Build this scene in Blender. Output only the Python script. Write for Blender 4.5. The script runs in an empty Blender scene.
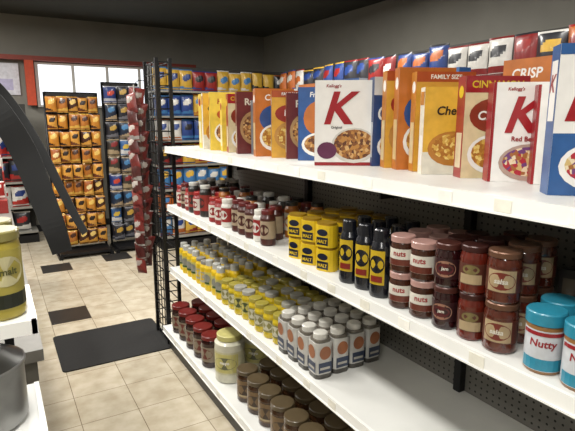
import bpy, math, random
from mathutils import Vector, Matrix
random.seed(7)
S = bpy.context.scene
COL = S.collection
pi = math.pi

# ------------------------------------------------------------------ materials
_m = {}
def lin(c):
    return tuple((x/12.92 if x <= .04045 else ((x+.055)/1.055)**2.4) for x in c)
def mat(hexc, rough=.45, metal=0., var=.12, scale=25., coat=0.):
    key = (hexc, rough, metal, var, scale, coat)
    if key in _m: return _m[key]
    h = hexc.lstrip('#')
    c = lin(tuple(int(h[i:i+2], 16)/255 for i in (0, 2, 4)))
    m = bpy.data.materials.new('mat_'+h)
    m.use_nodes = True
    nt = m.node_tree; bs = nt.nodes['Principled BSDF']
    tc = nt.nodes.new('ShaderNodeTexCoord'); n = nt.nodes.new('ShaderNodeTexNoise')
    n.inputs['Scale'].default_value = scale; n.inputs['Detail'].default_value = 3
    nt.links.new(tc.outputs['Object'], n.inputs['Vector'])
    r = nt.nodes.new('ShaderNodeValToRGB')
    r.color_ramp.elements[0].position = .3; r.color_ramp.elements[1].position = .7
    r.color_ramp.elements[0].color = tuple(x*(1-var) for x in c)+(1,)
    r.color_ramp.elements[1].color = tuple(min(1, x*(1+var*.6)) for x in c)+(1,)
    nt.links.new(n.outputs['Fac'], r.inputs['Fac']); nt.links.new(r.outputs['Color'], bs.inputs['Base Color'])
    bs.inputs['Roughness'].default_value = rough; bs.inputs['Metallic'].default_value = metal
    bs.inputs['Coat Weight'].default_value = coat
    _m[key] = m
    return m
def mute(h, sat=.87, val=.95):
    h = h.lstrip('#'); c = [int(h[i:i+2], 16) for i in (0, 2, 4)]
    g = .3*c[0]+.59*c[1]+.11*c[2]
    return '#'+''.join('%02x' % max(0, min(255, int((g+(x-g)*sat)*val))) for x in c)
def flat(h, var=.14): return mat(mute(h), .38, var=var, coat=.2)
def emis(hexc, s):
    h = hexc.lstrip('#'); c = lin(tuple(int(h[i:i+2], 16)/255 for i in (0, 2, 4)))
    m = bpy.data.materials.new('lamp_'+h); m.use_nodes = True
    b = m.node_tree.nodes['Principled BSDF']
    b.inputs['Base Color'].default_value = c+(1,)
    b.inputs['Emission Color'].default_value = c+(1,); b.inputs['Emission Strength'].default_value = s
    return m
def vormat(name, cols, scale=120., rough=.6):
    m = bpy.data.materials.new(name); m.use_nodes = True
    nt = m.node_tree; bs = nt.nodes['Principled BSDF']
    tc = nt.nodes.new('ShaderNodeTexCoord'); v = nt.nodes.new('ShaderNodeTexVoronoi')
    v.inputs['Scale'].default_value = scale
    nt.links.new(tc.outputs['Object'], v.inputs['Vector'])
    sp = nt.nodes.new('ShaderNodeSeparateColor'); nt.links.new(v.outputs['Color'], sp.inputs['Color'])
    r = nt.nodes.new('ShaderNodeValToRGB'); r.color_ramp.interpolation = 'CONSTANT'
    els = r.color_ramp.elements
    while len(els) < len(cols): els.new(.5)
    for i, h in enumerate(cols):
        els[i].position = i/len(cols)
        els[i].color = lin(tuple(int(h[j:j+2], 16)/255 for j in (0, 2, 4)))+(1,)
    nt.links.new(sp.outputs['Red'], r.inputs['Fac']); nt.links.new(r.outputs['Color'], bs.inputs['Base Color'])
    bs.inputs['Roughness'].default_value = rough
    return m
FLAKES = vormat('cereal_flakes', ['7a4a22', 'b07c3c', 'c8a068', '5a3018', '94602e'], 90)
PUFFS = vormat('cereal_puffs', ['caa048', 'b07828', 'dcc070', 'a0641c'], 110)
FRUIT = vormat('fruit_mix', ['a82434', '6a3a70', 'c8ac70', '9a602e', 'dcccac'], 100)

WHITE = mat('#dcdad2', .4, var=.05); BLACK = mat('#141414', .5); RED = mat('#b01e22', .4)
NAVY = mat('#10162c', .3, coat=.3); YEL = mat('#cfae1c', .4, coat=.2)
BROWN = mat('#3a1c10', .25, coat=.5)
SHELF = mat('#dadad6', .38, var=.06, scale=6); RAIL = mat('#e8e8e4', .3, var=.04, scale=6)
DKSTEEL = mat('#131315', .45, .3)

# ------------------------------------------------------------------ builder
_txt = {}
def text_geo(s):
    if s in _txt: return _txt[s]
    cu = bpy.data.curves.new('tmp', 'FONT'); cu.body = s; cu.offset = .025; cu.resolution_u = 3
    ob = bpy.data.objects.new('tmp', cu); COL.objects.link(ob)
    dg = bpy.context.evaluated_depsgraph_get(); dg.update()
    me = bpy.data.meshes.new_from_object(ob.evaluated_get(dg))
    vs = [(v.co.x, v.co.y) for v in me.vertices]; fs = [tuple(p.vertices) for p in me.polygons]
    bpy.data.objects.remove(ob); bpy.data.curves.remove(cu); bpy.data.meshes.remove(me)
    xs = [v[0] for v in vs]; ys = [v[1] for v in vs]
    cx = (min(xs)+max(xs))/2; cy = (min(ys)+max(ys))/2; h = max(ys)-min(ys)
    vs = [((x-cx)/h, (y-cy)/h) for x, y in vs]
    _txt[s] = (vs, fs, (max(xs)-min(xs))/h)
    return _txt[s]

class B:
    def __init__(s): s.v = []; s.f = []; s.fm = []; s.sm = []; s.mats = []; s.M = Matrix.Identity(4)
    def mi(s, m):
        if m not in s.mats: s.mats.append(m)
        return s.mats.index(m)
    def add(s, vs, fs, m, smooth=False):
        o = len(s.v); s.v += [tuple(s.M @ Vector(p)) for p in vs]
        for i, f in enumerate(fs):
            s.f.append(tuple(o+k for k in f)); s.fm.append(s.mi(m[i] if isinstance(m, list) else m)); s.sm.append(smooth)
    def box(s, x0, y0, z0, x1, y1, z1, m):
        vs = [(x0,y0,z0),(x1,y0,z0),(x1,y1,z0),(x0,y1,z0),(x0,y0,z1),(x1,y0,z1),(x1,y1,z1),(x0,y1,z1)]
        s.add(vs, [(0,3,2,1),(4,5,6,7),(0,1,5,4),(1,2,6,5),(2,3,7,6),(3,0,4,7)], m)
    def prism(s, poly, z0, z1, m, smooth=False):
        n = len(poly)
        vs = [(x,y,z0) for x,y in poly]+[(x,y,z1) for x,y in poly]
        s.add(vs, [(i,(i+1)%n,n+(i+1)%n,n+i) for i in range(n)], m, smooth)
        s.add(vs, [tuple(range(n))[::-1], tuple(range(n,2*n))], m)
    def rrect(s, w, d, r, z0, z1, m):
        p = []
        for cx, cy, a0 in ((w/2-r,d/2-r,0),(-w/2+r,d/2-r,90),(-w/2+r,-d/2+r,180),(w/2-r,-d/2+r,270)):
            for k in range(4):
                a = math.radians(a0+k*30); p.append((cx+r*math.cos(a), cy+r*math.sin(a)))
        s.prism(p, z0, z1, m)
    def lathe(s, prof, cx=0, cy=0, seg=20, sy=1.):
        for i in range(len(prof)-1):
            r0, z0, m = prof[i]; r1, z1 = prof[i+1][:2]
            vs = []
            for k in range(seg):
                a = 2*pi*k/seg; vs.append((cx+r0*math.cos(a), cy+sy*r0*math.sin(a), z0))
            for k in range(seg):
                a = 2*pi*k/seg; vs.append((cx+r1*math.cos(a), cy+sy*r1*math.sin(a), z1))
            s.add(vs, [(k,(k+1)%seg,seg+(k+1)%seg,seg+k) for k in range(seg)], m, True)
        for (r, z, m), rev in ((prof[0], True), (prof[-1], False)):
            if r > 1e-4:
                vs = [(cx+r*math.cos(2*pi*k/seg), cy+sy*r*math.sin(2*pi*k/seg), z) for k in range(seg)]
                f = tuple(range(seg)); s.add(vs, [f[::-1] if rev else f], m or prof[-2][2])
    def tube(s, pts, r, m, seg=6):
        pts = [Vector(p) for p in pts]; vs = []; n = len(pts)
        for i, p in enumerate(pts):
            t = (pts[min(i+1,n-1)]-pts[max(i-1,0)]).normalized()
            a = t.cross(Vector((0,0,1)))
            if a.length < .01: a = t.cross(Vector((1,0,0)))
            a.normalize(); b = t.cross(a)
            for k in range(seg):
                an = 2*pi*k/seg; vs.append(tuple(p+a*r*math.cos(an)+b*r*math.sin(an)))
        fs = [(i*seg+k, i*seg+(k+1)%seg, (i+1)*seg+(k+1)%seg, (i+1)*seg+k) for i in range(n-1) for k in range(seg)]
        fs += [tuple(range(seg))[::-1], tuple((n-1)*seg+k for k in range(seg))]
        s.add(vs, fs, m, True)
    def art(s, items, P, w, h):
        for L, it in enumerate(items):
            k = it[0]; lay = L+1
            if k == 'r':
                _, u0, w0, u1, w1, m = it; n = 8; vs = []
                for i in range(n+1):
                    u = (u0+(u1-u0)*i/n-.5)*w
                    vs += [P(u, w0*h, lay), P(u, w1*h, lay)]
                s.add(vs, [(2*i,2*i+2,2*i+3,2*i+1) for i in range(n)], m)
            elif k == 'e':
                _, cu, cw, ru, rw, m = it; n = 20
                vs = [P((cu-.5)*w+ru*w*math.cos(2*pi*i/n), cw*h+rw*h*math.sin(2*pi*i/n), lay) for i in range(n)]
                s.add([P((cu-.5)*w, cw*h, lay)]+vs, [(0,i+1,(i+1)%n+1) for i in range(n)], m)
            elif k == 't':
                _, st, cu, cw, size, m, sh, lim = it
                vs, fs, asp = text_geo(st); hh = size*h; wx = hh
                if asp*hh > lim*w: wx = lim*w/asp
                s.add([P((cu-.5)*w+x*wx+y*hh*sh, cw*h+y*hh, lay) for x, y in vs], fs, m)
    def mesh(s, name):
        me = bpy.data.meshes.new(name); me.from_pydata(s.v, [], s.f)
        for m in s.mats: me.materials.append(m)
        me.polygons.foreach_set('material_index', s.fm); me.polygons.foreach_set('use_smooth', s.sm)
        me.update(); return me
    def obj(s, name, loc=(0,0,0), rz=0, parent=None):
        return place(s.mesh(name), name, loc, rz, parent)
def place(me, name, loc, rz=0, parent=None):
    o = bpy.data.objects.new(name, me); COL.objects.link(o)
    o.location = loc; o.rotation_euler = (0, 0, math.radians(rz))
    if parent: o.parent = parent
    return o
def empty(name):
    o = bpy.data.objects.new(name, None); COL.objects.link(o); return o
def merge(b, src, M):
    o = len(b.v); b.v += [tuple(M @ Vector(p)) for p in src.v]; b.f += [tuple(o+k for k in f) for f in src.f]
    b.fm += [b.mi(src.mats[k]) for k in src.fm]; b.sm += src.sm

# ------------------------------------------------------------------ product shapes (front = local -Y)
def carton(b, w, h, d, base, front, side=None, sideart=(), back=False):
    b.box(-w/2, -d/2, 0, w/2, d/2, h, base)
    b.art(front, lambda u, z, l: (u, -d/2-.0004*l, z), w, h)
    if back: b.art(front, lambda u, z, l: (-u, d/2+.0004*l, z), w, h)
    if side: b.art([('r',.0,.0,1,1,side)], lambda u, z, l: (-w/2-.0004*l, -u, z), d, h)
    if side: b.art([('r',.0,.0,1,1,side)], lambda u, z, l: (w/2+.0004*l, u, z), d, h)
    b.art(sideart, lambda u, z, l: (-w/2-.0004*(l+1), -u, z), d, h)
    b.art(sideart, lambda u, z, l: (w/2+.0004*(l+1), u, z), d, h)
    b.box(-w/2+.002, -.001, h, w/2-.002, .001, h+.0012, base)
def jar(b, r, h, lid, body, label, lz=(.18,.72), art=(), lidh=.02, neck=.86, seg=20):
    nk = h-lidh
    pr = [(r*.9, 0, body), (r, .006, body), (r, lz[0]*h, body), (r*1.012, lz[0]*h, label), (r*1.012, lz[1]*h, label), (r, lz[1]*h, body),
          (r, nk-.018, body), (r*neck, nk-.003, body), (r*neck*.97, nk, lid), (r*neck*1.06, nk+.001, lid),
          (r*neck*1.06, h-.003, lid), (r*neck, h, lid)]
    b.lathe(pr, seg=seg)
    R = r*1.012
    if art: b.art(art, lambda u, z, l: (math.sin(u/R)*(R+.0004*l), -math.cos(u/R)*(R+.0004*l), z), R*2.0, h)
def squeeze(b, r, h, cap, body, label, sy=.72, art=(), flip=False):
    pr = [(r*.92,0,body),(r,.008,body),(r,.2*h,body),(r*1.01,.2*h,label),(r*.95,.42*h,label),(r*1.01,.62*h,label),(r,.62*h,body)]
    if flip: pr += [(r*.95,.74*h,body),(r*.72,.82*h,body),(r*.74,.82*h,cap),(r*.7,.98*h,cap),(r*.6,h,cap)]
    else: pr += [(r*.9,.72*h,body),(r*.5,.8*h,body),(r*.54,.8*h,cap),(r*.54,.92*h,cap),(r*.3,.93*h,cap),(r*.22,h,cap)]
    b.lathe(pr, seg=16, sy=sy)
    if art: b.art(art, lambda u, z, l: (math.sin(u/r)*(r+.001*l), -sy*math.cos(u/r)*(r+.001*l)-.001, z), r*1.8, h)
def bag(b, w, h, d, colf):
    nu, nv = 12, 18
    for sgn in (-1, 1):
        vs = []; fs = []; ms = []
        for j in range(nv+1):
            v = j/nv
            for i in range(nu+1):
                u = i/nu; t = (1-abs(2*u-1)**3)*max(0, math.sin(pi*v))**.5
                ww = w*(1-.08*math.sin(pi*v))
                wr = .004*math.sin(u*19+v*7+w*90)*t
                vs.append(((u-.5)*ww, sgn*(d/2*t+.0008+wr*.5), v*h))
        for j in range(nv):
            for i in range(nu):
                a = j*(nu+1)+i; q = (a, a+1, a+nu+2, a+nu+1)
                fs.append(q if sgn < 0 else q[::-1]); ms.append(colf((i+.5)/nu, (j+.5)/nv))
        b.add(vs, fs, ms, True)
def bagcol(base, band, spot):
    k1, k2 = random.uniform(-.5,.5), random.uniform(.55,.72); lo = random.uniform(.15,.35)
    def f(u, v):
        if v > .94 or v < .05: return band
        if (u-.5)**2/.13+(v-k2-.15*(u-.5))**2/.022 < 1: return spot
        if v < lo+k1*(u-.5)*.5 and v > .1: return band
        return base
    return f
T = lambda x, y, z, rz=0, sc=1: Matrix.Translation((x, y, z)) @ Matrix.Rotation(math.radians(rz), 4, 'Z') @ Matrix.Scale(sc, 4)

# ------------------------------------------------------------------ room shell
def floor_mat():
    m = bpy.data.materials.new('vinyl_tile'); m.use_nodes = True
    nt = m.node_tree; bs = nt.nodes['Principled BSDF']; L = nt.links.new
    tc = nt.nodes.new('ShaderNodeTexCoord'); br = nt.nodes.new('ShaderNodeTexBrick')
    mp = nt.nodes.new('ShaderNodeMapping'); mp.inputs['Location'].default_value = (.03, .06, 0)
    L(tc.outputs['Object'], mp.inputs['Vector']); L(mp.outputs['Vector'], br.inputs['Vector'])
    br.offset = 0; br.inputs['Scale'].default_value = 1; br.inputs['Brick Width'].default_value = .3
    br.inputs['Row Height'].default_value = .3; br.inputs['Mortar Size'].default_value = .002
    br.inputs['Color1'].default_value = lin((.80,.76,.68))+(1,); br.inputs['Color2'].default_value = lin((.75,.71,.63))+(1,)
    br.inputs['Mortar'].default_value = lin((.5,.45,.37))+(1,)
    n = nt.nodes.new('ShaderNodeTexNoise'); n.inputs['Scale'].default_value = 9; n.inputs['Detail'].default_value = 9
    L(tc.outputs['Object'], n.inputs['Vector'])
    r = nt.nodes.new('ShaderNodeValToRGB'); r.color_ramp.elements[0].position = .35; r.color_ramp.elements[1].position = .65
    r.color_ramp.elements[0].color = (.78,.75,.7,1); r.color_ramp.elements[1].color = (1,1,1,1)
    L(n.outputs['Fac'], r.inputs['Fac'])
    mx = nt.nodes.new('ShaderNodeMix'); mx.data_type = 'RGBA'; mx.blend_type = 'MULTIPLY'; mx.inputs[0].default_value = 1
    L(br.outputs['Color'], mx.inputs[6]); L(r.outputs['Color'], mx.inputs[7]); L(mx.outputs[2], bs.inputs['Base Color'])
    bs.inputs['Roughness'].default_value = .22
    return m
def peg_mat():
    m = bpy.data.materials.new('pegboard'); m.use_nodes = True
    nt = m.node_tree; bs = nt.nodes['Principled BSDF']; L = nt.links.new
    tc = nt.nodes.new('ShaderNodeTexCoord'); sp = nt.nodes.new('ShaderNodeSeparateXYZ'); L(tc.outputs['Object'], sp.inputs[0])
    d = []
    for ax in ('Y', 'Z'):
        a = nt.nodes.new('ShaderNodeMath'); a.operation = 'PINGPONG'; a.inputs[1].default_value = .0127; L(sp.outputs[ax], a.inputs[0])
        p = nt.nodes.new('ShaderNodeMath'); p.operation = 'POWER'; p.inputs[1].default_value = 2; L(a.outputs[0], p.inputs[0]); d.append(p)
    s = nt.nodes.new('ShaderNodeMath'); s.operation = 'ADD'; L(d[0].outputs[0], s.inputs[0]); L(d[1].outputs[0], s.inputs[1])
    c = nt.nodes.new('ShaderNodeMath'); c.operation = 'LESS_THAN'; c.inputs[1].default_value = .0042**2; L(s.outputs[0], c.inputs[0])
    mx = nt.nodes.new('ShaderNodeMix'); mx.data_type = 'RGBA'; L(c.outputs[0], mx.inputs[0])
    mx.inputs[6].default_value = lin((.44,.43,.41))+(1,); mx.inputs[7].default_value = (.01,.01,.01,1)
    L(mx.outputs[2], bs.inputs['Base Color']); bs.inputs['Roughness'].default_value = .6
    return m
PEG = peg_mat()
X0, X1, Y0, Y1, H = -2.6, 4.2, -2.5, 8.0, 3.0
WALL = mat('#86837a', .7, var=.08, scale=3); CEIL = mat('#42433d', .9, var=.1, scale=4)
def simple_box(name, a, c, m):
    b = B(); b.box(*a, *c, m); return b.obj(name)
b = B(); b.box(X0, Y0, -.05, X1, Y1, 0, floor_mat()); b.obj('floor')
simple_box('ceiling', (X0,Y0,H), (X1,Y1,H+.05), CEIL)
simple_box('wall_left', (X0-.1,Y0,0), (X0,Y1,H), WALL)
simple_box('wall_right', (X1,Y0,0), (X1+.1,Y1,H), WALL)
simple_box('wall_front', (X0,Y0-.1,0), (X1,Y0,H), WALL)
simple_box('wall_back', (X0,Y1,0), (X1,Y1+.1,H), WALL)
simple_box('baseboard_back', (X0,Y1-.012,0), (X1,Y1,.1), BLACK)
simple_box('baseboard_left', (X0,Y0,0), (X0+.012,Y1,.1), BLACK)
e = empty('window_1'); b = B(); b.box(.62, Y1-.02, 1.8, 2.5, Y1-.005, 2.36, emis('#e6ebf2', 1.5)); b.obj('pane', parent=e)
b = B()
for x in (.62, 1.09, 1.56, 2.03, 2.5): b.box(x-.02, Y1-.05, 1.78, x+.02, Y1, 2.38, WHITE)
for z in (1.78, 2.36): b.box(.6, Y1-.052, z, 2.52, Y1-.001, z+.03, WHITE)
b.obj('frame', parent=e)
b = B(); b.box(-.2, Y1-.16, 2.4, 2.9, Y1-.06, 2.46, mat('#8a3424', .5)); b.box(.47, Y1-.16, 1.8, .58, Y1-.06, 2.4, mat('#d0481c', .5)); b.obj('trim_1')

b = B(); DT = mat('#2c2a28', .35, var=.2, scale=12)
for x, y in ((.27,4.17),(.33,5.7),(1.0,5.85),(-.3,5.0)):
    b.box(x, y, .0005, x+.3, y+.32, .002, DT)
b.obj('dark_floor_tiles')
b = B(); b.rrect(.74, .62, .03, .001, .008, mat('#141312', .8, var=.3, scale=60)); b.obj('floor_mat', (.62, 3.6, 0))

# ------------------------------------------------------------------ lamps
TUBE = emis('#fff8ec', 2.0)
def fixture(x, y, power, z=H):
    e = empty('ceiling_light'); e.location = (x, y, z)
    b = B(); b.box(-.15, -.62, -.06, .15, .62, 0, WHITE)
    for s in (-.06, .06): b.tube([(s,-.58,-.075),(s,.58,-.075)], .014, TUBE, 8)
    b.obj('housing', parent=e)
    l = bpy.data.lights.new('tubes', 'AREA'); l.shape = 'RECTANGLE'; l.size = .28; l.size_y = 1.2; l.energy = power; l.color = (1,.975,.92)
    o = bpy.data.objects.new('tubes', l); COL.objects.link(o); o.location = (0,0,-.1); o.parent = e
for x, y, p in ((-.2,.2,54),(-.2,2.4,54),(.2,4.5,76),(2.4,1.2,44),(2.4,3.9,62),(-1.6,3.4,36),(-1.0,6.1,74),(-1.5,-.8,40)):
    fixture(x, y, p)

# ------------------------------------------------------------------ main gondola
Z1, Z2, Z3, Z4 = 1.427, 1.033, .59, .17
GF, GB = 1.0, 1.46
YA, YB = -1.0, 3.32
g = empty('gondola_shelving')
b = B(); b.box(GB, YA, .02, GB+.03, YB, 1.56, PEG); b.obj('back_panel', parent=g)
b = B()
for y in (YA+.02, .12, 1.18, 2.25, YB-.02):
    b.box(GB-.03, y-.015, 0, GB+.06, y+.015, 1.58, DKSTEEL)
b.obj('uprights', parent=g)
def shelf(b, z, xf, ya=YA, yb=YB):
    b.box(xf, ya, z-.022, GB-.002, yb, z, SHELF)
    b.box(xf-.012, ya, z-.038, xf, yb, z+.002, RAIL)
    b.box(xf-.016, ya, z-.040, xf-.006, yb, z-.035, RAIL)
    for y in (YA+.03, .13, 1.19, 2.26, YB-.012):
        b.box(xf+.03, y-.003, z-.07, GB, y+.003, z-.022, DKSTEEL)
def tags(b, z, xf, y0, y1):
    y = y0
    while y < y1:
        y += random.uniform(.16, .32)
        b.box(xf-.0135, y, z-.033, xf-.0115, y+.045, z-.004, random.choice([mat('#f0eee6'), mat('#e0ddd0')]))
for i, (z, xf) in enumerate(((Z1,GF),(Z2,GF),(Z3,GF),(Z4,.93))):
    b = B(); shelf(b, z, xf); tags(b, z, xf, YA, YB-.1); b.obj('shelf_%d' % (i+1), parent=g)
b = B(); b.box(.96, YA, 0, 1.0, YB, Z4-.04, mat('#3a3834', .5)); b.obj('kick_plate', parent=g)
b = B()
for z in (1.427, 1.0, .58, .17):
    b.box(GB+.032, YA, z-.022, GB+.46, YB, z, SHELF); b.box(GB+.46, YA, z-.038, GB+.472, YB, z+.002, RAIL)
b.obj('rear_shelves', parent=g)

# ------------------------------------------------------------------ cereal cartons
W_, R_ = flat('#f2f0ea', .05), flat('#a8141c')
K_ = lambda cu, cw, s: ('t','K',cu,cw,s,flat('#b0141e'),.3,.9)
styles = {
 'k': (W_, [('r',0,.0,1,.04,R_),('t',"Kellogg's",.3,.93,.05,R_,.2,.5),('e',.64,.24,.37,.21,flat('#d8d4ca')),('e',.64,.25,.33,.18,FLAKES),K_(.46,.68,.38),('e',.2,.18,.16,.1,flat('#6a2a50')),('t','Original',.35,.45,.04,flat('#444444'),0,.4)], flat('#d8d5cc'), ()),
 'kb': (W_, [('r',0,0,.04,1,R_),('r',.55,.86,.98,.97,flat('#6a4a78')),('t',"Kellogg's",.3,.93,.045,R_,.2,.5),('e',.55,.2,.42,.19,flat('#b89a8c')),('e',.55,.21,.37,.15,FRUIT),K_(.48,.68,.36),('t','Red Berries',.5,.44,.05,R_,0,.7)], flat('#a41a22'), ()),
 'kblue': (W_, [('r',0,0,1,.42,flat('#2a5ea2')),('r',0,.93,1,1,flat('#2a5ea2')),K_(.48,.7,.4),('e',.5,.2,.42,.17,W_),('e',.5,.21,.36,.13,FRUIT),('t','VANILLA',.5,.43,.05,flat('#20386a'),0,.7)], flat('#265a9c'), [('r',.15,.5,.85,.9,W_),('t','K',.5,.75,.12,flat('#a8141e'),.3,.7)]),
 'blue': (flat('#22427e'), [('r',0,.8,1,1,flat('#c8c8ca')),('t','OATS',.5,.6,.16,W_,.1,.8),('e',.5,.22,.4,.16,W_),('e',.5,.23,.34,.12,PUFFS)], flat('#1c3a70'), [('r',.1,.1,.9,.5,flat('#b8bcc4'))]),
 'honey': (flat('#e8ae2a'), [('r',0,.0,1,.26,flat('#e0dac8')),('e',.5,.3,.42,.2,flat('#c07822')),('e',.5,.32,.35,.15,PUFFS),('t','Cheery',.5,.72,.13,flat('#2a1a10'),.15,.85),('e',.75,.52,.12,.06,flat('#f4f0e0'))], flat('#ece6d2'), [('r',.15,.1,.85,.45,W_),('r',.1,.8,.9,.95,flat('#d08018'))]),
 'yellow': (flat('#ecc636'), [('t','Honey',.5,.83,.12,R_,.1,.85),('e',.5,.62,.3,.1,flat('#c8501c')),('e',.5,.3,.38,.2,W_),('e',.5,.31,.33,.16,FLAKES)], flat('#e6c23c'), [('e',.5,.85,.35,.07,R_),('r',.15,.1,.85,.5,flat('#e8dcb0'))]),
 'maroon': (flat('#6e1e1e'), [('t','Raisin',.5,.84,.11,flat('#d8cfba'),0,.8),('e',.5,.42,.42,.28,flat('#b08450')),('e',.5,.42,.35,.22,FLAKES)], flat('#742420'), [('r',.15,.1,.85,.45,flat('#c0ae90'))]),
 'orange': (flat('#cc6e20'), [('t','CRISP',.5,.87,.09,W_,.1,.85),('e',.5,.56,.4,.2,flat('#2a5298')),('e',.5,.28,.4,.2,W_),('e',.5,.29,.34,.16,PUFFS)], flat('#c0661e'), [('e',.5,.85,.3,.06,W_),('r',.15,.1,.85,.5,flat('#d8b880'))]),
 'flakes': (flat('#2a5aa0'), [('t','Frosted',.5,.9,.07,W_,.1,.8),('e',.5,.58,.38,.24,flat('#d0702a')),('e',.6,.64,.12,.08,flat('#e4d8c0')),('e',.5,.22,.42,.17,W_),('e',.5,.23,.36,.13,FLAKES)], flat('#9aa0aa'), [('r',.1,.5,.9,.95,flat('#2c5096'))]),
 'cinn': (flat('#e0ca9a'), [('r',0,.84,1,1,R_),('t','CINNAMON',.5,.92,.07,YEL,0,.85),('e',.5,.62,.42,.17,flat('#963018')),('t','Crunch',.5,.62,.09,W_,.1,.7),('e',.5,.24,.42,.2,W_),('e',.5,.25,.36,.16,PUFFS)], flat('#a02420'), [('r',.15,.1,.85,.45,flat('#d8c4a0')),('e',.5,.85,.3,.06,YEL)]),
 'family': (flat('#e4a42c'), [('r',0,.9,1,1,flat('#bc4c18')),('t','FAMILY SIZE',.5,.95,.045,W_,0,.8),('e',.5,.66,.42,.14,flat('#a82a1c')),('t','Pops',.5,.66,.12,W_,.1,.6),('e',.5,.33,.44,.22,flat('#c88a3a')),('e',.5,.33,.36,.17,PUFFS)], flat('#cc7c1f'), [('e',.5,.85,.32,.06,W_),('r',.15,.08,.85,.5,flat('#dcc490'))]),
 'rice': (flat('#2e6ab0'), [('t','RICE',.5,.85,.14,flat('#e8c040'),.1,.8),('e',.5,.5,.42,.22,flat('#5a9ad0')),('e',.5,.24,.4,.17,W_),('e',.5,.25,.34,.13,FLAKES)], flat('#2a5a9c'), [('r',.15,.1,.85,.45,W_),('e',.5,.8,.3,.08,YEL)]),
 'grey': (flat('#8a9098'), [('t','BRAN',.5,.8,.14,NAVY,0,.8),('e',.5,.35,.4,.2,FLAKES)], flat('#6a7078'), ()),
}
def cereal(style, x, y, w, h, d, rot, back=False):
    base, fr, side, sa = styles[style]
    b = B(); carton(b, w, h, d, base, fr, side, sa, back)
    b.obj('cereal_box', (x, y, Z1+.0005), rot)
L = [('yellow',1.23,3.02,.19,.33,.06,-4),('honey',1.2,2.89,.19,.33,.06,-14),('yellow',1.2,2.76,.2,.33,.07,-18),('yellow',1.21,2.63,.19,.29,.05,-10),('cinn',1.2,2.52,.19,.31,.06,-14),
     ('maroon',1.195,2.39,.19,.315,.07,-18),('grey',1.23,2.29,.18,.27,.045,-10),('orange',1.19,2.17,.19,.32,.06,-16),('family',1.215,2.04,.19,.305,.06,-26),('maroon',1.23,1.94,.18,.29,.04,-24),('flakes',1.235,1.83,.19,.31,.055,-36),
     ('k',1.185,1.585,.235,.32,.06,-33),('blue',1.33,1.48,.17,.33,.05,-20),('family',1.335,1.39,.2,.345,.05,-24),('orange',1.325,1.315,.2,.35,.05,-24),
     ('family',1.33,1.235,.2,.33,.05,-26),('honey',1.285,1.15,.19,.275,.055,-32),('cinn',1.31,1.02,.19,.3,.06,-28),
     ('kb',1.305,.9,.2,.275,.055,-38),('kb',1.345,.79,.19,.265,.05,-46),('kblue',1.21,.645,.215,.34,.06,-42),('k',1.25,.42,.2,.3,.06,-50),('cinn',1.2,.2,.2,.3,.06,-60),('honey',1.2,-.05,.2,.3,.06,-70)]
for a in L: cereal(*a)
st = ['maroon','grey','blue','orange','maroon','rice','blue','maroon','flakes','cinn','orange','blue','maroon','grey']
for i, s_ in enumerate(st):
    cereal(s_, 1.64+random.uniform(-.03,.03), .5+i*.205, .19, random.choice((.34,.36,.38,.33)), .06, 90+random.uniform(-8,8), True)

# ------------------------------------------------------------------ shelf 2 goods
def inst(name, mesh, pts, z, rz=-60, jit=8):
    for (x, y, k) in pts:
        place(mesh, name, (x+random.uniform(-.003,.003), y, z+k+.0005), rz+random.uniform(-jit, jit))
LBL = flat('#d8d2c4')
b = B(); b.rrect(.084,.066,.026,0,.083,YEL); b.rrect(.074,.056,.022,.083,.093,mat('#8a6c18',.4))
b.art([('r',.2,.1,.8,.46,NAVY),('e',.5,.68,.28,.16,NAVY),('t','MALT',.5,.27,.16,YEL,0,.5)], lambda u,z,l:(u,-.033-.0004*l,z), .084, .083)
tin = b.mesh('powder_tin')
inst('powder_tin', tin, [(1.07+.088*c, y, k) for y in (1.53,1.635,1.74) for c in (0,1,2,3) for k in (0,.0945)], Z2, -68, 6)
DKB = mat('#0e1018', .25, coat=.5)
b = B(); squeeze(b, .036, .225, DKB, DKB, DKB, .8, [('r',.08,.2,.92,.7,mat('#b89a1c',.4)),('e',.5,.5,.4,.13,DKB),('r',.2,.24,.8,.33,mat('#7a2016',.4))], flip=True)
syr = b.mesh('syrup_bottle')
inst('syrup_bottle', syr, [(1.05,1.2,0),(1.055,1.285,0),(1.05,1.37,0),(1.14,1.22,0),(1.135,1.31,0),(1.14,1.4,0),(1.225,1.24,0),(1.22,1.34,0)], Z2)
b = B(); jar(b, .038, .112, flat('#b88a80'), BROWN, LBL, (.2,.66), [('t','nuts',.5,.53,.13,R_,0,.8),('r',0,.21,1,.38,flat('#6a2a1c'))], .02, .93)
hz = b.mesh('hazelnut_spread_jar')
inst('hazelnut_spread_jar', hz, [(x,y,k) for x,y in ((1.05,1.1),(1.05,1.01),(1.14,1.12),(1.14,1.03),(1.23,1.13),(1.23,1.04)) for k in (0,.1135)], Z2)
DJ = mat('#24090c', .12, coat=.8); LIDD = mat('#4a2620', .35, .2)
b = B(); jar(b, .036, .12, LIDD, DJ, flat('#35161a'), (.2,.66), [('e',.5,.43,.42,.19,flat('#9a6a54')),('e',.5,.43,.33,.13,flat('#5a1418')),('t','jam',.5,.43,.1,LBL,.1,.5)], .017, .9)
jm = b.mesh('jam_jar')
inst('jam_jar', jm, [(x,y,k) for x,y in ((1.05,.92),(1.13,.95),(1.21,.96),(1.22,.87),(1.3,.9)) for k in (0,.1215)], Z2)
SL = mat('#4e2014', .15, coat=.8, var=.35, scale=60); LIDG = mat('#6a4a38', .35, .4)
b = B(); jar(b, .041, .128, LIDG, SL, flat('#5a2418'), (.22,.68), [('r',.08,.24,.92,.66,flat('#a8906a')),('e',.5,.45,.4,.17,flat('#74261a')),('t','salsa',.5,.45,.1,LBL,.15,.6)], .016, .92)
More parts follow.
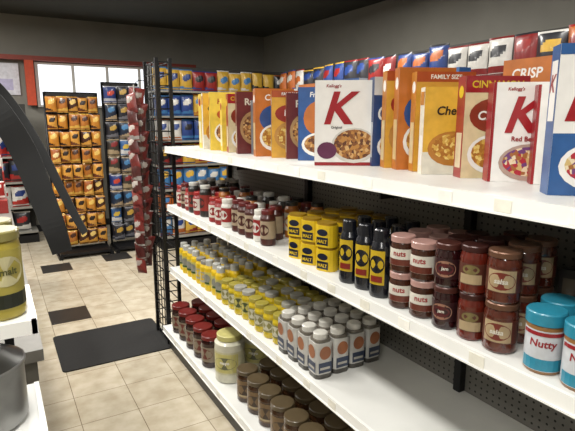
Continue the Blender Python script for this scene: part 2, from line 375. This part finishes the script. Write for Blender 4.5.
sj = b.mesh('salsa_jar')
inst('salsa_jar', sj, [(x,y,k) for x,y in ((1.055,.75),(1.15,.765),(1.245,.78)) for k in (0,.1295)], Z2)
b = B(); jar(b, .036, .126, mat('#3a1a16',.35,.2), mat('#5a1c12',.15,coat=.8,var=.3,scale=60), flat('#5a2c20'), (.2,.64), [('r',.1,.22,.9,.42,flat('#b09870')),('e',.5,.52,.3,.1,flat('#7a6a3a'))], .016, .9)
ps = b.mesh('pepper_sauce_jar')
inst('pepper_sauce_jar', ps, [(x,y,k) for x,y in ((1.05,.835),(1.135,.855)) for k in (0,.1275)], Z2)
TQ = flat('#1f8aa8')
b = B(); jar(b, .041, .145, TQ, mat('#8a6238',.3), flat('#c8ccd0'), (.06,.72), [('r',-.1,.07,1.1,.26,TQ),('t','Nutty',.5,.5,.16,flat('#a01820'),.1,.9),('r',-.1,.64,1.1,.7,flat('#a01820'))], .03, 1.0)
pb = b.mesh('peanut_butter_canister')
inst('peanut_butter_canister', pb, [(1.052,.632,0),(1.052,.54,0),(1.052,.445,0),(1.145,.655,0),(1.15,.56,0),(1.15,.465,0),(1.06,.35,0),(1.06,.25,0),(1.165,.3,0)], Z2, -55)
b = B()
for i in range(6):
    b.M = T(0, i*.075, 0, -70); carton(b, .1, .16, .045, flat('#2c2826'), [('r',.1,.5,.9,.85,flat('#5a5040')),('r',.15,.1,.85,.35,flat('#7a756c'))])
b.obj('tea_cartons', (1.37,.36,Z2+.0005))
cols = [('#9a1c1e','#d8d0c4','#b02020'),('#d8d4ca','#a02020','#e0dcd2'),('#4a1a14','#a89478','#6a1a1a'),('#b86a22','#d8d0bc','#2a2a2a'),('#2a2624','#9a2a20','#c8c8c0')]
jrs = []
for i, (bc, lc, cc) in enumerate(cols):
    b = B(); jar(b, .036, .14+.012*i, flat(cc), flat(bc), flat(lc), (.2,.7), [('e',.5,.45,.35,.16,flat(bc))], .02, .8, 14); jrs.append(b)
for nm, ya, n, opts in (('coffee_jars', 2.79, 6, (0,4,0,2)),('sauce_jars', 2.45, 4, (1,0,1,3)),('relish_jars', 1.99, 5, (2,3,4,2,1))):
    b = B()
    for r in range(n):
        for c in range(4):
            if random.random() > .1: merge(b, jrs[random.choice(opts)], T(1.06+.09*c+random.uniform(-.006,.006), ya+.085*r, 0, -60+random.uniform(-20,20)))
    b.obj(nm, (0,0,Z2+.0005))
# ------------------------------------------------------------------ shelf 3 goods
m1 = B(); squeeze(m1, .036, .19, flat('#b8b8b0'), YEL, flat('#c8bc60'), .85, [('e',.5,.42,.4,.14,flat('#8a8a7c')),('r',.2,.24,.8,.3,flat('#3a5a2a'))], flip=True)
m1b = B(); jar(m1b, .036, .165, flat('#8e8c84'), YEL, flat('#a8a494'), (.2,.6), [('e',.5,.42,.4,.14,YEL)], .02, .8, 14)
b = B(); y = 2.56
while y < 3.25:
    for c in range(4): merge(b, random.choice((m1, m1, m1b)), T(1.06+.088*c+random.uniform(-.006,.006), y+random.uniform(-.004,.004), 0, -60+random.uniform(-15,15)))
    y += .083
b.obj('mustard_bottles', (0,0,Z3+.0005))
m2 = B(); jar(m2, .038, .15, flat('#a8a69a'), mat('#b8a01c',.25,coat=.6), flat('#c0b254'), (.22,.66), [('e',.5,.45,.4,.17,flat('#4a5230'))], .02, .85, 16)
m2b = B(); jar(m2b, .038, .14, flat('#a89a34'), mat('#bca420',.25,coat=.6), flat('#8a8448'), (.22,.66), [('e',.5,.45,.4,.17,flat('#c8c4a8'))], .02, .85, 16)
b = B()
for i in range(8):
    y = 1.885+i*.084
    for c in range(4): merge(b, random.choice((m2, m2b)), T(1.062+.095*c+random.uniform(-.006,.006), y, 0, -60+random.uniform(-15,15)))
b.obj('pickled_pepper_jars', (0,0,Z3+.0005))
m3 = B(); GL = flat('#c0beb8')
m3.rrect(.076,.076,.02,0,.02,flat('#4a4640')); m3.rrect(.078,.078,.02,.02,.15,GL); m3.rrect(.07,.07,.02,.15,.162,flat('#6a6258')); m3.lathe([(.03,.162,flat('#d4d0c6')),(.03,.182,flat('#d4d0c6')),(.026,.185,flat('#d4d0c6'))], seg=14)
for q in range(4):
    Mq = Matrix.Rotation(q*pi/2, 4, 'Z'); m3.M = Mq
    m3.art([('r',.12,.16,.88,.42,flat('#2c3a58')),('e',.5,.66,.34,.17,flat('#a05c34')),('r',.2,.24,.8,.3,flat('#b8b4a8'))], lambda u,z,l:(u,-.039-.0004*l,z), .076, .165)
m3.M = Matrix.Identity(4)
b = B()
for i in range(4):
    for c in range(4):
        merge(b, m3, T(1.055+.086*c, 1.545+.084*i+.004*c, 0, random.choice((0,90))+random.uniform(-4,4)))
b.obj('creamer_canisters', (0,0,Z3+.0005))
# ------------------------------------------------------------------ bottom shelf goods
m4 = B(); jar(m4, .062, .19, mat('#6a1a16',.35), mat('#2a120e',.2,coat=.6), flat('#8a7a64'), (.2,.66), [('e',.5,.45,.4,.17,flat('#6a2018'))], .024, .92, 20)
b = B()
for y in (2.62,2.76,2.9,3.04,3.18):
    for c in range(3): merge(b, m4, T(1.01+.14*c, y, 0, -55+random.uniform(-12,12)))
b.obj('pasta_sauce_jars', (0,0,Z4+.0005))
b = B(); jar(b, .085, .27, flat('#c8c070'), flat('#d4d0b8'), flat('#c8c298'), (.2,.68), [('r',.05,.24,.95,.64,flat('#c8be68')),('e',.5,.44,.4,.13,flat('#6a6a48')),('t','mayo',.5,.44,.07,W_,0,.5)], .03, .8, 24)
my = b.mesh('mayonnaise_jar')
for x, y in ((1.04,2.42),(1.23,2.45)): place(my, 'mayonnaise_jar', (x,y,Z4+.0005), -45)
m5 = B(); jar(m5, .056, .17, flat('#5a4a30'), mat('#3a2414',.25,coat=.5), flat('#7a5c38'), (.15,.7), [('e',.5,.42,.4,.17,flat('#3e2c1c')),('r',.2,.2,.8,.26,flat('#b09a70'))], .022, .94, 20)
b = B()
for i in range(8):
    for c in range(3): merge(b, m5, T(1.03+.13*c, 1.32+.122*i, 0, -50+random.uniform(-12,12)))
b.obj('molasses_jars', (0,0,Z4+.0005))

# ------------------------------------------------------------------ end-cap wire grid with clip strip of snack bags
e = empty('wire_display_tower'); b = B()
xa, xb, ya, yb = .97, 1.06, 3.36, 3.64
for x in (xa, xb):
    for y in (ya, yb): b.box(x-.011, y-.011, 0, x+.011, y+.011, 2.0, DKSTEEL)
z = .1
while z < 1.98:
    for x in (xa, xb): b.tube([(x,ya,z),(x,yb,z)], .004, DKSTEEL)
    for y in (ya, yb): b.tube([(xa,y,z),(xb,y,z)], .004, DKSTEEL)
    z += .075
for k in range(1, 4):
    b.tube([(xa, ya+k*.07, 0.02),(xa, ya+k*.07, 1.98)], .0035, DKSTEEL)
b.box(xa, ya, .02, xb, yb, .04, DKSTEEL)
b.obj('frame', parent=e)
palette = ['#a0201c','#22408a','#d0a02c','#2a6a3a','#c0601e','#6a2a6a','#d4d0c8','#1c1c22','#b04a2c','#3a8ac0','#8a1a1a','#2a2a30']
e = empty('clip_strip_of_snack_bags'); b = B(); b.box(.873,3.588,.5,.877,3.612,1.84,flat('#a8a49a')); b.tube([(.875,3.6,1.84),(.91,3.6,1.87),(.953,3.62,1.87)], .003, DKSTEEL); b.obj('strip', parent=e)
b = B()
for k in range(13):
    for s in (-1, 1):
        b.M = T(.873+s*.014, 3.6-.05*(s<0)+.02, .5+k*.095+.04*(s>0), -40+s*28)@Matrix.Rotation(.3*s*random.uniform(.3,1), 4, 'Y')
        bag(b, .11, .14, .05, bagcol(flat(random.choice(('#7a2420','#8a3028','#5a201c'))), flat(random.choice(('#a8a09a','#8a2a24','#702020'))), flat(random.choice(('#c0b4aa','#a89a90','#4a1816')))))
b.obj('bags', parent=e)

# ------------------------------------------------------------------ racks at the end of the aisle
def peg_rack(name, x0, x1, y, h, rows, colsn, colfs, bw, bh):
    e = empty(name); b = B()
    for x in (x0, x1): b.tube([(x,y,0),(x,y,h)], .014, DKSTEEL, 8); b.box(x-.02, y-.35, 0, x+.02, y+.05, .04, DKSTEEL)
    b.box(x0, y-.35, .04, x1, y, .07, DKSTEEL)
    n = rows*2
    for i in range(n+1): z = .12+(h-.12)*i/n; b.tube([(x0,y,z),(x1,y,z)], .004, DKSTEEL)
    b.box(x0, y+.012, .1, x1, y+.018, h, mat('#1c1917', .7))
    b.obj('frame', parent=e); b = B(); hk = B()
    for r in range(rows):
        zb = .12+r*(h-.16)/rows
        for c in range(colsn):
            xc = x0+(c+.5)*(x1-x0)/colsn
            hk.tube([(xc,y,zb+bh),(xc,y-.2,zb+bh+.01)], .003, DKSTEEL)
            f = random.choice(colfs)
            for k in range(random.choice((1,2,2))):
                b.M = T(xc+random.uniform(-.008,.008), y-.07-.07*k, zb, random.uniform(-10,10)); bag(b, bw, bh*random.uniform(.92,1), .05, f)
    hk.obj('hooks', parent=e); b.obj('bags', parent=e)
og = [bagcol(flat(a), flat(c), flat(d)) for a, c, d in (('#c87c1c','#3a1c10','#e8bc50'),('#b86a1c','#d8a43a','#4a2414'),('#d89430','#6a3014','#2a1a10'),('#a8561a','#e0a840','#e8d090'),('#4a2414','#d89430','#e8c060'))]
peg_rack('jerky_peg_rack', .56, 1.13, 6.5, 1.92, 9, 5, og, .108, .19)
mx = [bagcol(flat(a), flat(c), flat(d)) for a, c, d in (('#1e3478','#a8a8b0','#c83a24'),('#22222a','#6a6a72','#b89030'),('#1c2a40','#a89070','#3a7ab0'),('#2a5c98','#c8c8c8','#d0aa30'),('#3a342c','#a08a68','#8a1c1c'))]
peg_rack('snack_peg_rack', 1.2, 1.62, 6.5, 2.05, 9, 3, mx, .13, .205)

def bag_shelving(name, x0, x1, y0, y1, zs, facing, bw=.2, bh=.3, pal=palette):
    e = empty(name); b = B(); top = zs[-1]+bh+.04
    if facing == 'y': b.box(x0, y1-.02, 0, x1, y1, top, mat('#3c3a36',.7))
    else: b.box(x1-.02, y0, 0, x1, y1, top, mat('#3c3a36',.7))
    b.box(x0, y0, 0, x1, y1, .1, DKSTEEL)
    for z in zs: b.box(x0, y0, z-.02, x1, y1, z, mat('#8a8880',.4))
    b.obj('frame', parent=e); b = B()
    for z in zs:
        a, c = (x0, x1) if facing == 'y' else (y0, y1)
        p = a+bw/2
        while p < c-bw/3:
            k = random.sample(pal, 3); f = bagcol(flat(k[0]), flat(k[1]), flat(k[2])); n = random.choice((1,2,3))
            for _ in range(n):
                if p > c-bw/3: break
                hh = bh*random.uniform(.86, 1.0)
                b.M = T(p, y0+.09, z+.001, random.uniform(-8,8)) if facing == 'y' else T(x0+.09, p, z+.001, -90+random.uniform(-10,10))
                bag(b, bw*1.0, hh, .09, f); p += bw*.97
    b.obj('bags', parent=e)
bag_shelving('chip_shelving', 1.72, 3.8, 6.05, 6.45, (.15,.45,.75,1.05,1.35,1.65,1.95), 'y', .17, .28, ['#22408a','#3a7ab8','#d8a82c','#d8a82c','#1c1c22','#d4d0c8','#c0601e','#a0201c'])
bag_shelving('snack_shelving', 3.1, 3.55, .6, 5.7, (.15,.52,.89,1.26,1.62,1.9), 'x', .2, .3, ['#a0201c','#8a1a1a','#d0a02c','#d4d0c8','#2a2a30','#c0601e','#22408a'])

# ------------------------------------------------------------------ left side
b = B(); CT = mat('#6e6b65',.5)
b.box(-.9,1.75,0,.06,5.6,.82,mat('#5a5750',.6,var=.08,scale=5)); b.box(-.92,1.73,.82,.08,5.62,.86,CT); b.obj('checkout_counter')
e = empty('candy_display'); b = B()
for i in range(5):
    y = 5.45-.18*i; z = .862
    b.box(-.6, y-.15, z, .06, y, z+.1+.1*(4-i), flat('#c0bcb4') if i % 2 else flat('#a0221c'))
b.obj('tiers', parent=e); b = B()
for i in range(5):
    for j in range(5):
        k = random.sample(['#a8201c','#d8d4cc','#b02a24','#e0dcd4','#2a2a30'], 3)
        b.M = T(-.53+.13*j, 5.45-.18*i-.075, .862+.1+.1*(4-i)+.001, 0); bag(b, .12, .15, .04, bagcol(flat(k[0]), flat(k[1]), flat(k[2])))
b.obj('candy_bags', parent=e)
b = B(); b.box(-.4,-.01,0,.4,.01,.42,flat('#e2e2ea')); b.art([('r',.04,.05,.96,.95,flat('#e8e8f2')),('t','SALE',.5,.75,.2,flat('#4a3a9a'),0,.8),('r',.1,.15,.5,.5,flat('#5a4ab0')),('r',.55,.15,.9,.5,flat('#c8c0e8'))], lambda u,z,l:(u,-.01-.0005*l,z), .8, .42)
b.obj('wall_poster', (-.0, 7.985, 1.94))
bag_shelving('magazine_shelving', -1.6, .42, 7.3, 7.7, (.15,.48,.81,1.14,1.47), 'y', .2, .3, ['#a8201c','#e4e0d8','#c02820','#d4d0c8','#22387a','#2a2a30'])
e = empty('black_hanging_strap')
def ribbon(pts, w, m, name):
    P = [Vector(p) for p in pts]; out = []
    for i in range(len(P)-1):
        p0 = P[max(i-1,0)]; p1 = P[i]; p2 = P[i+1]; p3 = P[min(i+2,len(P)-1)]
        for k in range(6):
            t = k/6; out.append(.5*((2*p1)+(p2-p0)*t+(2*p0-5*p1+4*p2-p3)*t*t+(3*p1-p0-3*p2+p3)*t**3))
    out.append(P[-1]); b = B(); n = len(out); vs = []
    for i, p in enumerate(out):
        t = (out[min(i+1,n-1)]-out[max(i-1,0)]).normalized(); nrm = Vector((.35,1,0)).normalized()
        a = t.cross(nrm).normalized(); wd = w*(.75+.25*math.sin(pi*i/(n-1)))
        for sa, sn in ((1,1),(-1,1),(-1,-1),(1,-1)): vs.append(tuple(p+a*sa*wd/2+nrm*sn*.004))
    fs = [(i*4+k, i*4+(k+1)%4, (i+1)*4+(k+1)%4, (i+1)*4+k) for i in range(n-1) for k in range(4)]+[(3,2,1,0),tuple((n-1)*4+k for k in range(4))]
    b.add(vs, fs, m, False); b.obj(name, parent=e)
SB = mat('#060606', .7)
ribbon([(-.12,2.3,1.8),(-.01,2.35,1.7),(.05,2.3,1.6),(.11,2.26,1.46),(.15,2.2,1.3),(.18,2.15,1.18),(.2,2.13,1.08)], .1, SB, 'strap_1')
ribbon([(-.12,2.4,1.86),(.02,2.42,1.76),(.1,2.38,1.64),(.17,2.3,1.48),(.225,2.22,1.32),(.265,2.16,1.21),(.29,2.12,1.15)], .035, SB, 'strap_2')
b = B(); b.box(-.16,2.28,.861,-.11,2.42,1.9,DKSTEEL); b.box(-.22,2.2,.861,-.06,2.5,.875,DKSTEEL); b.obj('strap_post', parent=e)
e = empty('shelf_merchandiser'); b = B()
for z in (1.205,.95,.5,.14):
    b.box(-.55,1.08,z-.02,.033,1.32,z,SHELF); b.box(-.55,1.068,z-.026,.043,1.08,z+.003,RAIL); b.box(.033,1.068,z-.026,.044,1.32,z+.003,RAIL)
b.box(-.56,1.06,0,-.54,1.32,1.5,DKSTEEL); b.box(-.5,1.1,0,.0,1.3,.1,DKSTEEL)
b.box(-.02,1.3,0,.0,1.32,1.185,DKSTEEL)
b.obj('frame', parent=e)
b = B(); jar(b, .046, .18, flat('#8a8040'), flat('#a8962c'), flat('#a89a3c'), (.12,.8), [('r',-.1,.14,1.1,.3,flat('#24281a')),('e',.45,.56,.4,.17,flat('#c0b888')),('t','malt',.5,.56,.08,flat('#5a5a2a'),0,.5)], .02, .95)
cn = b.mesh('snack_canister')
for x, y in ((-.016,1.14),(-.025,1.25),(-.115,1.14),(-.125,1.25),(-.22,1.16)): place(cn, 'snack_canister', (x,y,1.2055), random.uniform(-10,30))
b = B(); ST = mat('#9a9a98',.3,.7)
b.lathe([(.09,0,ST),(.1,.01,ST),(.1,.13,ST),(.104,.132,ST),(.104,.138,ST),(.1,.14,mat('#5a5a58',.3,.8)),(.06,.165,ST),(.015,.17,BLACK),(.018,.195,BLACK),(0,.2,None)], seg=24)
pt = b.mesh('steel_cooking_pot')
for x, y, z in ((-.085,1.19,.9505),(-.33,1.19,.9505),(-.1,1.2,.5005)): place(pt, 'steel_cooking_pot', (x,y,z))

# ------------------------------------------------------------------ world & camera
w = bpy.data.worlds.new('world'); S.world = w; w.use_nodes = True
w.node_tree.nodes['Background'].inputs[0].default_value = (.8,.85,.9,1); w.node_tree.nodes['Background'].inputs[1].default_value = .2
th, p = math.radians(30.3), math.radians(10.8)
F = Vector((math.sin(th)*math.cos(p), math.cos(th)*math.cos(p), -math.sin(p)))
R = Vector((math.cos(th), -math.sin(th), 0)); U = R.cross(F)
cd = bpy.data.cameras.new('camera'); cd.sensor_width = 36; cd.lens = 36*500/575; cd.clip_start = .02
co = bpy.data.objects.new('camera', cd); COL.objects.link(co)
M3 = Matrix((R, U, -F)).transposed(); co.matrix_world = Matrix.Translation((0,0,1.6)) @ M3.to_4x4()
S.camera = co
S.view_settings.view_transform = 'Standard'
